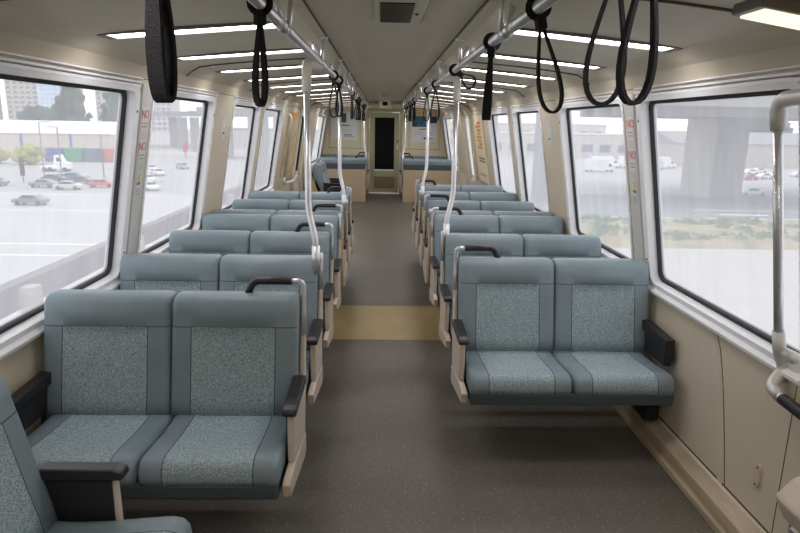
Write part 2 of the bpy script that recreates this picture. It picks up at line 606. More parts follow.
# oval sticker on the cream pillar before the third window
for s, sd in ((-1, 'left'), (1, 'right')):
    mb = MB()
    z0 = 1.55
    pts = [(5.10 + .085 * math.cos(a * math.pi / 10), z0 + .11 * math.sin(a * math.pi / 10)) for a in range(20)]
    mb.add([(s * (wall_face(z) - .002), y, z) for y, z in pts] + [(s * (wall_face(z) + .002), y, z) for y, z in pts],
           [tuple(range(20)), tuple(range(39, 19, -1))] + [(i, i + 20, (i + 1) % 20 + 20, (i + 1) % 20) for i in range(20)])
    o = mb.build('oval_sticker', M['greytrim'])
    tag(o, 'pale grey oval sticker on the cream %s pillar past the second window' % sd, 'sticker')
    q = MB().box((s * (wall_face(1.5) - .004), 5.09, 1.50), (s * (wall_face(1.5) - .001), 5.14, 1.53)).build('symbol', M['dark'])
    q.parent = o
    q = MB().box((s * (wall_face(1.56) - .004), 5.10, 1.555), (s * (wall_face(1.56) - .001), 5.12, 1.585)).build('symbol', M['white'])
    q.parent = o

# --- side doors at the far vestibule
k = 1
for s in (-1, 1):
    e = empty('door_%d' % k); e['kind'] = 'structure'
    k += 1
    a, b = door_y
    for q, (y0, y1) in enumerate(((a, (a + b) / 2 - .004), ((a + b) / 2 + .004, b))):
        mb = MB()
        zb, zt = 0.73, 1.78
        ring(mb, s, [(y0, -.09), (y1, -.09), (y1, LT + .05), (y0, LT + .05)], [(y0 + .06, .02), (y1 - .06, .02), (y1 - .06, LT - .03), (y0 + .06, LT - .03)], 0.0, 0.03)
        lf = mb.build('door_leaf', M['jamb'], e)
        mb = MB()
        mb.add([plane_pt(s, y, t, 0.012) for y, t in ((y0 + .05, .01), (y1 - .05, .01), (y1 - .05, LT - .02), (y0 + .05, LT - .02))], [(0, 1, 2, 3)])
        mb.build('glass', M['pane'], lf)
    # curved door post
    mb = MB()
    for yy in (a - .05, b + .05):
        mb.tube([(s * 1.40, yy, 0.13), (s * 1.43, yy, .74), (s * 1.28, yy, 1.74), (s * 1.20, yy, 1.86), (s * 1.05, yy, 1.93)], 0.035, 8)
    mb.build('door_post', M['cream'], e)

# --- far bulkhead with its door
e = empty('wall_front'); e['kind'] = 'structure'
mb = MB()
mb.box((-1.52, Y1, 0), (-0.38, Y1 + .05, 2.2))
mb.box((0.38, Y1, 0), (1.52, Y1 + .05, 2.2))
mb.box((-0.38, Y1, 1.88), (0.38, Y1 + .05, 2.2))
mb.build('bulkhead_panel', M['cream2'], e)
mb = MB()
for s in (-1, 1):
    mb.box((s * .46, Y1 - .006, 1.04), (s * 1.3, Y1, 1.048)); mb.box((s * .56, Y1 - .006, 1.05), (s * .565, Y1, 1.9)); mb.box((s * 1.27, Y1 - .006, 1.05), (s * 1.275, Y1, 1.85))
mb.build('panel_joint', M['seamline'], e)
mb = MB()
mb.box((-.40, Y1 - .03, 0), (-.345, Y1 - .001, 1.93)); mb.box((.345, Y1 - .03, 0), (.40, Y1 - .001, 1.93)); mb.box((-.345, Y1 - .03, 1.86), (.345, Y1 - .001, 1.93))
mb.build('door_frame', M['door'], e, bevel=.004)
MB().box((-.42, Y1 - .045, 1.95), (.42, Y1 - .002, 2.06)).build('header_box', M['cream2'], e, bevel=.006)
d = empty('door_3'); d['kind'] = 'structure'
mb = MB()
y = Y1 + .005
mb.box((-.342, y, .03), (-.225, y + .035, 1.855)); mb.box((.225, y, .03), (.342, y + .035, 1.855)); mb.box((-.225, y, .03), (.225, y + .035, .535)); mb.box((-.225, y, 1.745), (.225, y + .035, 1.855))
mb.build('door_leaf', M['door'], d, bevel=.003)
MB().box((-.225, y + .012, .535), (.225, y + .02, 1.745)).build('glass', M['glassdark'], d)
mb = MB()
for i in range(2):
    x = -.225 if i == 0 else .213
    mb.box((x, y - .006, .535), (x + .012, y + .01, 1.745))
mb.box((-.225, y - .006, 1.733), (.225, y + .01, 1.745))
mb.build('gasket', M['gasket'], d)
MB().box((-.225, y - .01, .535), (.225, y + .01, .57)).build('window_ledge', M['white'], d)
mb = MB()
for i in range(8):
    z = .13 + i * .035
    mb.prism([(y - .012, z), (y - .012, z + .012), (y + .006, z + .03), (y + .006, z + .018)], 'x', -.24, .24)
mb.build('louvre', mat('louvre_brown', rgb(140, 122, 88), .6), d)
MB().box((.285, y - .02, 1.02), (.31, y, 1.14)).build('door_handle', M['steel'], d, bevel=.004)
MB().box((.275, y - .004, 1.19), (.32, y, 1.235)).build('sticker', M['red'], d)
MB().box((-.36, Y1 - .08, 0), (.36, Y1 + .02, .022)).build('threshold', M['steel'], d, bevel=.003)
# dim cab beyond the door glass
MB().box((-.25, Y1 + .045, .55), (.25, Y1 + .05, .62)).build('blind', M['white'], d)

# ================================================================ CEILING THINGS
def light_strip(s, y):
    e = empty('ceiling_light', (s * .46, y, 1.985))
    dz = -.058; L = .67
    mb = MB()
    w2 = .055
    # housing rails either side and the end plates
    for a, b in ((-w2 - .012, -w2), (w2, w2 + .012)):
        mb.add([(s * x, q, zz + o) for x, zz in ((-.0, 0), (L + .05, dz - .004)) for q in (a, b) for o in (-.008, .02)],
               [(0, 1, 3, 2), (4, 6, 7, 5), (0, 4, 5, 1), (2, 3, 7, 6), (0, 2, 6, 4), (1, 5, 7, 3)])
    x0, x1 = L, L + .05
    mb.add([(s * x, q, zz + o) for x, zz in ((x0, dz), (x1, dz - .004)) for q in (-w2, w2) for o in (-.008, .02)],
           [(0, 1, 3, 2), (4, 6, 7, 5), (0, 4, 5, 1), (2, 3, 7, 6), (0, 2, 6, 4), (1, 5, 7, 3)])
    mb.build('housing', M['fixture'], e)
    mb = MB()
    mb.add([(s * x, q, zz + o) for x, zz in ((0.0, 0), (L, dz)) for q in (-w2, w2) for o in (-.003, .01)],
           [(0, 1, 3, 2), (4, 6, 7, 5), (0, 4, 5, 1), (2, 3, 7, 6), (0, 2, 6, 4), (1, 5, 7, 3)])
    mb.build('diffuser', M['tube'], e)
    return e
protoL = {-1: light_strip(-1, 2.66), 1: light_strip(1, 2.66)}
ys = [2.66, 3.53, 4.40, 5.27, 6.25, 7.15, 8.05, 9.05, 10.0, 11.0, 12.0, 13.1]
ordn = ['nearest'] + [q + ' nearest' for q in 'second third fourth fifth sixth seventh eighth ninth tenth eleventh twelfth'.split()]
for s, sd in ((-1, 'left'), (1, 'right')):
    for i, y in enumerate(ys):
        o = protoL[s] if i == 0 else copy_tree(protoL[s])
        o.location = (s * .46, y, 1.985)
        if True:
            tag(o, '%s narrow white ceiling light strip above the %s seats' % (ordn[i], sd), 'light', 'ceiling light strips')
    # unseen strips added over and behind the viewer to light the car
    for y in (0.1, 1.0):
        o = copy_tree(protoL[s])
        o.location = (s * .46, y, 1.985)
        tag(o, 'unseen white ceiling light strip added %s over the %s side' % ('behind the viewer' if y < .5 else 'right above the viewer', sd), 'light', 'ceiling light strips')
# warm wide light over the near right door
e = empty('ceiling_light', (0.90, 1.70, 1.905))
tag(e, 'wide warm yellow ceiling light at the upper right corner', 'light')
MB().box((0, -.07, .0), (.36, .07, .03)).build('housing', M['fixture'], e, bevel=.004)
MB().box((.02, -.055, -.006), (.34, .055, .0)).build('diffuser', M['warm'], e)
e.rotation_euler = (0, math.radians(9), 0)

# centre ceiling unit with dark window
e = empty('ceiling_panel_unit', (0.015, 3.05, 2.113))
tag(e, 'beige ceiling unit with a black square window, nearest the camera', 'ceiling unit')
MB().box((-.10, -.36, -.014), (.13, .33, 0)).build('housing', M['ceil'], e, bevel=.006)
MB().box((-.075, -.26, -.018), (.075, .25, -.013)).build('dark_window', M['glassdark'], e, bevel=.003)
MB().cyl((.095, 0, -.02), (.095, 0, -.012), .008, 10).build('lens', M['dark'], e)
e = empty('ceiling_speaker', (0.01, 10.6, 2.113))
tag(e, 'small pale box hanging from the ceiling before the end door', 'speaker')
mb = MB(); mb.prism([(-.11, 0), (.11, 0), (.08, -.10), (-.08, -.10)], 'y', -.10, .10); mb.build('housing', M['cream'], e, bevel=.006)
MB().box((-.06, -.104, -.08), (.06, -.098, -.02)).build('grille', M['ceil'], e)
e = empty('camera_box', (0.0, 14.3, 2.113))
tag(e, 'beige box with a small black screen above the end door', 'box')
MB().box((-.13, -.05, -.17), (.13, .2, 0)).build('housing', M['cream2'], e, bevel=.006)
MB().box((-.055, -.056, -.11), (.055, -.049, -.03)).build('screen', M['glassdark'], e)

# ---- overhead handrails
RX, RZ = 0.395, 1.93
for s, sd in ((-1, 'left'), (1, 'right')):
    e = empty('overhead_handrail', (s * RX, 0, RZ))
    tag(e, 'long steel overhead handrail on the %s of the aisle' % sd, 'handrail')
    MB().tube([(0, Y0 + .02, 0), (0, 14.0, 0)], .019, 16).build('rail', M['steel'], e)
    proto = None
    for i in range(12):
        y = 1.14 + i * 1.2
        mb = MB()
        for q in (-1, 1):
            mb.tube([(q * .008 - s * 0.01, -.012, .0), (q * .022 + s * .0, q * .02, .075), (q * .028, q * .03, .125)], .010, 8)
            mb.cyl((q * .028, q * .03, .118), (q * .028, q * .03, .128), .024, 10)
        mb.cyl((0, -.035, 0), (0, .035, 0), .0225, 14)
        o = mb.build('bracket', M['steel'], e) if proto is None else proto.copy()
        if proto is not None:
            COL.objects.link(o); o.parent = e
        else:
            proto = o
        o.location = (0, y, -.004)
        # coupling sleeve
    p2 = MB().cyl((0, -.05, 0), (0, .05, 0), .0205, 14)
    first = None
    for i in range(6):
        if first is None:
            o = first = p2.build('sleeve', M['steel'], e)
        else:
            o = first.copy(); COL.objects.link(o); o.parent = e
        o.location = (0, 2.2 + 2.4 * i, 0)

# ---- stanchions
def stanchion(s, y, lbl, bot=0.90):
    # stands a little outboard of the rail, jogs towards the aisle to meet the seat frame
    e = empty('stanchion', (s * .425, y + .035, bot))
    tag(e, lbl, 'pole', 'poles between seat and overhead rail')
    jog = (-s * .040, -.035)
    MB().tube(bend([(0, 0, 1.80 - bot), (0, 0, 1.15 - bot), (jog[0], jog[1], 1.0 - bot), (jog[0], jog[1], 0)], .06), .0165, 14).build('pole', M['steel'], e)
    mb = MB()
    mb.tube(bend([(0, 0, 1.75 - bot), (0, 0, RZ - bot - .035), (-s * .01, .16, RZ - bot - .032), (-s * .027, .42, RZ - bot - .016)], .075, 8), .0245, 14)
    mb.build('elbow', M['elbow'], e)
    mb = MB(); mb.cyl((jog[0], jog[1], -.08), (jog[0], jog[1], .07), .0215, 14)
    mb.build('socket', M['steel'], e)
M['elbow'] = mat('cream_cast_elbow', rgb(214, 210, 196), .4)
stanchion(-1, 3.21, 'tall steel pole rising from the second left seat')
stanchion(1, 4.02, 'tall steel pole rising from the second right seat')
stanchion(-1, 5.62, 'steel pole on the left further down the aisle')
stanchion(1, 6.55, 'steel pole on the right further down the aisle')
stanchion(-1, 13.2, 'thin far steel pole left of the end door')
stanchion(1, 13.2, 'thin far steel pole right of the end door')

# ---- hand straps
def strap(s, y, drop=.285, width=.030, open_=.045, rot=0.0, swing=0.0, lbl='', grp=None):
    e = empty('hand_strap', (s * RX, y, RZ))
    e.rotation_euler = (0, swing, rot)
    tag(e, lbl, 'hand strap', grp or 'hand straps on the overhead rails')
    # collar wrapped round the rail (its plane follows the rail)
    mb = MB()
    path = [(math.cos(a) * .0235, 0, math.sin(a) * .0235) for a in [2 * math.pi * i / 16 for i in range(16)]]
    mb.sweep(path, lambda i: [(-.004, -.014), (.004, -.014), (.004, .014), (-.004, .014)] if False else [(-.014, -.0035), (.014, -.0035), (.014, .0035), (-.014, .0035)], closed=True)
    c = mb.build('collar', M['webbing'], e)
    c.rotation_euler = (0, 0, -rot)
    # buckle knot
    kn = MB(); kn.box((-.014, -.016, -.062), (.014, .016, -.022))
    kn.build('buckle', M['webbing'], e, bevel=.005)
    # loop
    path = []
    N = 30
    for i in range(N):
        a = 2 * math.pi * i / N
        u = (1 - math.cos(a)) / 2              # 0 top .. 1 bottom
        x = math.sin(a) * open_ * (0.25 + 0.95 * u ** 1.2)
        path.append((x, 0, -.045 - u * (drop - .045)))
    mb = MB()
    pts = [Vector(p) for p in path]
    vs = []
    for i, p in enumerate(pts):
        t = (pts[(i + 1) % N] - pts[i - 1]).normalized()
        nrm = Vector((t.z, 0, -t.x))
        for a, b in ((-1, -1), (1, -1), (1, 1), (-1, 1)):
            vs.append(p + nrm * (.0035 * a) + Vector((0, width / 2 * b * (.5 + .5 * min(1, max(0, (-p.z - .05) / (drop * .5)))), 0)))
    fs = []
    for i in range(N):
        j = (i + 1) % N
        for q in range(4):
            r = (q + 1) % 4
            fs.append((i * 4 + q, i * 4 + r, j * 4 + r, j * 4 + q))
    mb.add(vs, fs, 0, False)
    mb.build('loop', M['webbing'], e, bevel=.0012)
    return e
cn = 'zero first second third fourth fifth sixth seventh eighth ninth tenth eleventh twelfth thirteenth'.split()
cnt = [5, 7]
strap(-1, 1.05, .30, .036, .0150, 1.08, 0, 'wide black hand strap nearest the camera on the left rail')
strap(-1, 1.90, .285, .030, .020, .72, .03, 'black hand strap hanging second on the left rail over the front seats')
strap(-1, 4.62, .29, .030, .040, .25, 0, 'looped black hand strap beside the left pole elbow')
strap(-1, 5.15, .28, .026, .035, -.5, 0, 'black hand strap just past the left pole elbow loop')
strap(-1, 7.3, .28, .030, .015, 1.2, 0, 'flat black hand strap midway along the left rail')
for y, r in ((8.5, .3), (9.0, -.4), (9.5, .9), (11.0, 0), (11.6, 1.0), (12.3, .2)):
    cnt[0] += 1
    strap(-1, y, .28, .028, .035, r, 0, 'tiny far hand strap, %s from the camera on the left rail' % cn[cnt[0]])
strap(1, 1.09, .288, .018, .036, .12, .03, 'rightmost looped black hand strap nearest the camera')
strap(1, 1.24, .285, .018, .044, -.08, .04, 'open black hand strap overlapping the nearest one on the right rail')
strap(1, 1.86, .295, .018, .042, .12, -.23, 'teardrop shaped black hand strap open above the front right seats')
strap(1, 2.62, .31, .034, .014, 1.25, .19, 'narrow twisted black hand strap swinging left on the right rail')
strap(1, 3.95, .16, .018, .05, .35, -1.0, 'hand strap swung up sideways beside the right pole elbow')
strap(1, 5.35, .30, .030, .046, .2, 0, 'looped black hand strap past the right pole elbow')
strap(1, 6.4, .29, .020, .036, -.3, 0, 'thin open black hand strap in front of the right poster')
for y, r in ((8.9, 1.2), (9.6, .3), (10.3, .9), (11.3, 0), (12.2, .6)):
    cnt[1] += 1
    strap(1, y, .28, .028, .035, r, 0, 'tiny far hand strap, %s from the camera on the right rail' % cn[cnt[1]])

# ================================================================ SEATS
def loft_pad(mb, x0, x1, prof, cen, insert_x, ins_rng, seam_rows, cu=(.018, .006, .001, 0.0)):
    """prof: closed list of (y,z); cen: matching centre points the section shrinks to at the ends.
    ins_rng: profile indexes covered by the fabric insert"""
    e = (0.0, .008, .022, .05)
    a, b = insert_x
    xs = [(x0 + q, cu[i]) for i, q in enumerate(e)]
    xs += [(a, 0), (a + .004, 0), (a + .02, 0), ((a + b) / 2 - .08, 0), ((a + b) / 2, 0), ((a + b) / 2 + .08, 0), (b - .02, 0), (b - .004, 0), (b, 0)]
    xs += [(x1 - q, cu[i]) for i, q in reversed(list(enumerate(e)))]
    n = len(prof)
    v = []
    for k_, (x, c) in enumerate(xs):
        inn = a + .01 < x < b - .01
        for i, (p, q) in enumerate(zip(prof, cen)):
            d = Vector((q[0] - p[0], q[1] - p[1]))
            L = d.length
            cc = c
            if inn and ins_rng[0] < i <= ins_rng[1]:
                cc = .005
            if L > 1e-6:
                d = d / L * min(cc, L * .98)
            v.append((x, p[0] + d.x, p[1] + d.y))
    f = []; mi = []
    for k_ in range(len(xs) - 1):
        for i in range(n):
            j = (i + 1) % n
            f.append((k_ * n + i, k_ * n + j, (k_ + 1) * n + j, (k_ + 1) * n + i))
            xm = (xs[k_][0] + xs[k_ + 1][0]) / 2
            mm = 0
            if ins_rng[0] <= i < ins_rng[1]:
                if a + .004 < xm < b - .004:
                    mm = 1
                elif a < xm < b:
                    mm = 2
            if i in seam_rows:
                mm = 2
            mi.append(mm)
    f.append(tuple(range(n))); mi.append(0)
    f.append(tuple((len(xs) - 1) * n + i for i in range(n - 1, -1, -1))); mi.append(0)
    mb.add(v, f, mi, True)

BACK = [(-.196, .415), (-.182, .49), (-.160, .58), (-.142, .66), (-.126, .73), (-.115, .778), (-.114, .782), (-.104, .83), (-.094, .872), (-.074, .894), (-.045, .901), (.018, .898), (.040, .878), (.048, .84), (.040, .77), (.015, .68), (-.03, .58), (-.07, .50), (-.09, .415)]
BC = [(-.14, .47), (-.13, .52), (-.11, .60), (-.09, .68), (-.06, .75), (-.045, .79), (-.045, .79), (-.04, .82), (-.035, .84), (-.03, .85), (-.025, .85), (-.015, .85), (-.01, .84), (-.01, .82), (-.03, .76), (-.05, .68), (-.09, .58), (-.12, .52), (-.14, .47)]
CUSH = [(-.14, .432), (-.25, .430), (-.36, .434), (-.46, .444), (-.54, .450), (-.572, .442), (-.590, .420), (-.596, .385), (-.592, .358), (-.55, .350), (-.15, .350)]
CC = [(-.20, .40)] + [(-.25, .40), (-.36, .40), (-.46, .40), (-.52, .40), (-.54, .40), (-.55, .395), (-.55, .385), (-.54, .38), (-.50, .38), (-.20, .38)]

def make_bench(d, handle=True, floor_shell=False, short=1.0):
    """double seat facing -Y, aisle end at x=0, extending towards d*x. origin on the floor under the back's top"""
    e = empty('double_seat')
    def X(a): return d * a
    def flip(mb):
        mb.v = [(d * p[0], p[1], p[2]) for p in mb.v]
        return mb
    def sflip(mb):
        mb.v = [(d * p[0], p[1] if p[1] > -.17 else -.17 + (p[1] + .17) * short, p[2]) for p in mb.v]
        return mb
    mats = [M['vinyl'], M['insert'], M['seam']]
    for a, b in ((.012, .522), (.528, 1.038)):
        mb = MB(); loft_pad(mb, a, b, BACK, BC, (a + .085, b - .08), (0, 5), (5,))
        flip(mb).build('backrest', mats, e)
    for a, b in ((.020, .508), (.514, 1.005)):
        mb = MB(); loft_pad(mb, a, b, CUSH, CC, (a + .085, b - .085), (0, 8), (), (.022, .007, .001, 0))
        cs = flip(mb).build('seat_cushion', mats, e)
    # rear shell and underframe
    mb = MB()
    zb = .0 if floor_shell else .28
    mb.prism([(-.085, .335), (.0, .56), (.028, .74), (.052, .74), (.052, .60 if not floor_shell else .6), (-.03 if not floor_shell else .05, zb), (-.08 if not floor_shell else .0, zb)], 'x', .02, 1.02)
    flip(mb).build('rear_shell', M['shell'], e, bevel=.006)
    mb = MB(); mb.prism([(.020, .64), (.046, .64), (.056, .70), (.056, .79), (.030, .79)], 'x', .03, 1.02)
    flip(mb).build('rear_shade_band', M['skirt'], e, bevel=.006)  # dark strip painting the shade under the backrest's overhang
    mb = MB(); mb.prism([(-.590, .362), (-.586, .300), (-.10, .300), (-.10, .362)], 'x', .022, 1.003)
    flip(mb).build('skirt', M['skirt'], e, bevel=.010)
    mb = MB()
    mb.box((.95, -.42, .14), (1.022, -.16, .30))
    flip(mb).build('wall_bracket', M['dark'], e, bevel=.006)
    # aisle panel: slim upright, box under the armrest, low toe bar
    mb = MB()
    mb.prism([(.022, .80), (-.018, .805), (-.165, .28), (-.165, .235), (-.120, .235), (-.035, .50)], 'x', -.012, .010)
    mb.prism([(-.10, .555), (-.43, .555), (-.435, .36), (-.12, .30), (-.10, .40)], 'x', -.016, .010)
    mb.prism([(-.12, .240), (-.17, .228), (-.560, .298), (-.572, .350), (-.545, .362), (-.43, .36), (-.12, .32)], 'x', -.020, .010)
    sp_ = sflip(mb).build('side_panel', M['beige_panel'], e, bevel=.006)
    mb = MB(); mb.box((.010, -.415, .37), (.016, -.16, .55))
    sflip(mb).build('armrest_box', M['black'], sp_)
    mb = MB()
    mb.prism([(-.150, .592), (-.43, .590), (-.460, .584), (-.468, .566), (-.458, .555), (-.150, .555)], 'x', -.028, .024)
    sflip(mb).build('armrest', M['black'], sp_, bevel=.007, seg=3)
    mb = MB()
    mb.prism([(-.14, .60), (-.45, .585), (-.45, .47), (-.42, .47), (-.40, .545), (-.14, .55)], 'x', .998, 1.046)
    mb.box((1.012, -.43, .44), (1.046, -.14, .57))
    flip(mb).build('wall_armrest', M['black'], e, bevel=.005)
    # silver tube along the aisle edge of the back
    if handle:
        mb = MB(); mb.tube([(X(p[0]), p[1], p[2]) for p in bend([(-.002, -.03, .72), (-.002, .0, .86), (-.002, .0, .948), (.05, 0, .948)], .045)], .0125, 12)
        ht = mb.build('grab_handle', M['steel'], e)
        mb = MB(); mb.tube([(X(p[0]), p[1], p[2]) for p in bend([(.045, 0, .948), (.205, 0, .948), (.235, 0, .880)], .03)], .0155, 12)
        mb.build('grip', M['black'], ht)
    else:
        mb = MB(); mb.tube([(X(p[0]), p[1], p[2]) for p in bend([(-.002, -.03, .72), (-.002, -.005, .86), (-.002, 0, .915)], .05)], .014, 12)
        mb.build('handle_tube', M['steel'], e)
    # belt end / blue tab between the cushions
    mb = MB(); mb.box((.505, -.57, .31), (.517, -.55, .36))
    flip(mb).build('release_tab', mat_tab, cs)
    return e
mat_tab = mat('blue_tab', rgb(30, 60, 110), 0.5)

protos = {}
def pedestal(o):
    MB().box((-.80, -.50, 0), (-.20, -.16, .30)).build('pedestal', M['dark'], o, bevel=.01)
def bench(x, y, d, rz, handle, lbl, floor_shell=False, short=1.0):
    key = (d, handle, floor_shell, short)
    if key not in protos:
        o = protos[key] = make_bench(d, handle, floor_shell, short)
    else:
        o = copy_tree(protos[key])
        for q in kids(o):
            if q.name.startswith('pedestal'): bpy.data.objects.remove(q)
    o.location = (x, y, 0)
    o.rotation_euler = (0, 0, rz)
    tag(o, lbl, 'seat', 'blue grey double seats')
    return o
AX = 0.37
PI = math.pi
bench(AX, 3.31, 1, 0, True, 'front double seat on the right, facing the camera, blue grey')
bench(AX, 4.06, 1, 0, False, 'second right double seat facing the camera, at the foot of the right pole')
bench(AX, 4.94, 1, 0, True, 'third right double seat facing the camera, on the tan floor band')
bench(-AX, 2.54, -1, 0, True, 'front double seat on the left, facing the camera, with black grab handle')
bench(-AX, 3.29, -1, 0, False, 'second left double seat facing the camera, at the foot of the left pole')
bench(-AX, 4.05, -1, 0, True, 'third left double seat facing the camera, behind the left pole')
bench(-AX, 4.80, -1, 0, False, 'fourth left double seat, last on the left that faces the camera')
bench(AX, 5.16, -1, PI, False, 'right double seat turned away, back to back with the third')
bench(AX, 5.86, -1, PI, True, 'right double seat turned away, second from the back to back pair')
bench(AX, 6.66, -1, PI, False, 'right double seat turned away, at the foot of the further right pole')
bench(AX, 7.44, -1, PI, True, 'right double seat turned away, last before the vestibule')
bench(-AX, 5.02, 1, PI, True, 'left double seat turned away, back to back with the fourth')
bench(-AX, 5.72, 1, PI, False, 'left double seat turned away, at the foot of the further left pole')
bench(-AX, 6.44, 1, PI, True, 'left double seat turned away, last before the vestibule')
bench(-AX, 13.05, 1, PI, True, 'far left double seat before the end wall, tan back panel reaching the floor', True)
bench(AX, 13.05, -1, PI, True, 'far right double seat before the end wall, tan back panel reaching the floor', True)
bench(-AX, 14.47, -1, 0, True, 'left double seat against the end wall, mostly hidden')
bench(AX, 14.47, 1, 0, True, 'right double seat against the end wall, mostly hidden')
pedestal(bench(-1.19, 1.69, -1, PI / 2, False, 'sideways double seat at the lower left corner, facing the aisle', False, .76))
pedestal(bench(-1.19, 11.75, -1, PI / 2, False, 'far sideways double seat on the left wall, facing the aisle', False, .76))

# ================================================================ NEAR RIGHT FITTINGS
e = empty('window_guard_rail', (1.42, 2.1, .84))
tag(e, 'steel guard rail with cast elbows before the near right window', 'handrail')
MB().tube([(-.012, 0, .02), (-.138, 0, .80)], .0168, 16).build('pole', M['steel'], e)
MB().tube(bend([(-.130, 0, .765), (-.145, 0, .862), (-.135, -.14, .872), (-.10, -.5, .872), (-.02, -1.2, .872)], .085, 8), .027, 16).build('upper_elbow', M['castgrey'], e)
MB().tube(bend([(-.018, 0, .055), (.0, 0, -.035), (.024, -.008, -.085), (-.030, -.02, -.150), (-.034, -.085, -.160)], .03, 8), .0225, 16).build('lower_elbow', M['castgrey'], e)
MB().tube([(-.034, -.080, -.159), (-.036, -.11, -.162)], .019, 14).build('ring', M['steel'], e)
MB().tube([(-.036, -.105, -.162), (-.050, -.62, -.175)], .021, 14).build('grip', M['black'], e)
MB().tube(bend([(.0, 0, -.02), (.03, -.06, -.03), (.035, -.40, -.03)], .03), .021, 12).build('side_arm', M['castgrey'], e)
# far left rail loop round the map panel
e = empty('window_guard_rail', (-1.365, 8.4, .83))
tag(e, 'small steel rail loop round the yellow map panel, far left wall', 'handrail')
MB().tube(bend([(.0, 0, 0), (.13, 0, .84), (.06, 0, .90)], .05), .0165, 12).build('pole', M['steel'], e)
MB().tube(bend([(-.0, 1.2, .0), (.13, 1.2, .84), (.06, 1.2, .90)], .05), .0165, 12).build('pole', M['dark'], e)
MB().tube(bend([(.0, .0, .05), (.01, .0, -.035), (.05, .5, -.05), (.01, 1.2, -.035), (0, 1.2, .05)], .05), .025, 12).build('lower_rail', M['castgrey'], e)
MB().tube([(.03, .55, -.05), (-.02, .75, -.18)], .012, 8).build('brace', M['steel'], e)

# map panels of the far vestibule
def wallpanel(s, y0, y1, z0, z1, name, m_, d=.012):
    mb = MB()
    pts = [(y0, z0), (y1, z0), (y1, z1), (y0, z1)]
    mb.add([(s * (wall_face(z) - d), y, z) for y, z in pts] + [(s * (wall_face(z) + .004), y, z) for y, z in pts],
           [(0, 1, 2, 3), (7, 6, 5, 4), (0, 4, 5, 1), (1, 5, 6, 2), (2, 6, 7, 3), (3, 7, 4, 0)])
    return mb.build(name, m_)
M['mapy'] = mat('yellow_map_print', rgb(200, 184, 134), 0.55, noise=0.35, nscale=9)
M['orange'] = mat('orange_print', rgb(224, 150, 84), 0.55, noise=0.25, nscale=20)
e = wallpanel(-1, 8.5, 9.35, .88, 1.74, 'map_panel', M['mapy']); tag(e, 'tall yellow map panel on the far left wall', 'map')
c = wallpanel(-1, 8.55, 9.30, 1.66, 1.72, 'heading_band', M['orange'], .015); c.parent = e
for i in range(9):
    z = 1.56 - i * .07
    c = wallpanel(-1, 8.62 + .07 * (i % 3), 9.1 + .06 * (i % 2), z, z + .02, 'print_line', M['shell'], .0145); c.parent = e
e = wallpanel(1, 8.45, 9.35, .80, 1.76, 'map_panel', M['cream']); tag(e, 'cream notice panel with orange print on the far right wall', 'map')
c = wallpanel(1, 8.47, 9.33, .82, 1.74, 'backing', M['cream2'], .014); c.parent = e
for i in range(8):
    z = 1.62 - i * .048
    c = wallpanel(1, 8.66 + .05 * (i % 2), 8.95 + .08 * ((i * 2) % 3), z, z + .035, 'print_line', M['orange'], .0165); c.parent = e
for z in (1.1, 1.14):
    c = wallpanel(1, 8.6, 9.1, z, z + .025, 'print_line', M['inkgrey'], .0165); c.parent = e
c = wallpanel(1, 8.6, 9.15, .9, .94, 'print_line', M['shell'], .0165); c.parent = e
mb = MB(); mb.prism([(1.46, .60), (1.06, .60), (1.12, .66), (1.46, .80)], 'y', 8.3, 9.5)
o = mb.build('corner_shelf', mat('dark_grey_shelf', rgb(112, 110, 110), .5), bevel=.01); tag(o, 'dark grey sloping shelf below the far right notice panel', 'shelf')

# cream wall box, vent grille and cover plate at the lower right
e = empty('wall_box', (1.40, 1.75, .3))
tag(e, 'cream box with sloping top on the lower right wall', 'box')
mb = MB(); mb.prism([(.04, .30), (-.12, .22), (-.17, .16), (-.13, .08), (.04, .02)], 'y', -.9, .0)
mb.build('housing', M['cream'], e, bevel=.012)
e = empty('vent_grille', (1.405, 1.80, .2))
tag(e, 'small slatted metal vent at the lower right edge', 'vent')
mb = MB(); mb.box((-.004, -.22, -.10), (.02, .09, -.09)); mb.box((-.004, -.22, .10), (.02, .09, .11)); mb.box((-.004, .08, -.10), (.02, .09, .11)); mb.box((-.004, -.22, -.10), (.02, -.21, .11))
mb.build('frame', M['castgrey'], e)
MB().box((.008, -.21, -.09), (.02, .08, .10)).build('backing', M['dark'], e)
mb = MB()
for i in range(8):
    z = -.08 + i * .024
    mb.prism([(-.0, z), (.012, z + .012), (.012, z + .016), (-.0, z + .004)], 'y', -.21, .08)
mb.build('slats', M['castgrey'], e)
mb = MB()
pts = [(2.12 + .022 * math.cos(a * PI / 8) , .30 + .05 * math.sin(a * PI / 8)) for a in range(16)]
mb.add([(1.420, y, z) for y, z in pts] + [(1.44, y, z) for y, z in pts], [tuple(range(16)), tuple(range(31, 15, -1))] + [(i, i + 16, (i + 1) % 16 + 16, (i + 1) % 16) for i in range(16)])
o = mb.build('cover_plate', M['beige_panel']); tag(o, 'small oval cover plate on the lower right wall panel', 'cover plate')
q = MB(); q.cyl((1.418, 2.12, .335), (1.425, 2.12, .335), .004, 8); q.cyl((1.418, 2.12, .265), (1.425, 2.12, .265), .004, 8)
q = q.build('screw', M['dark']); q.parent = o

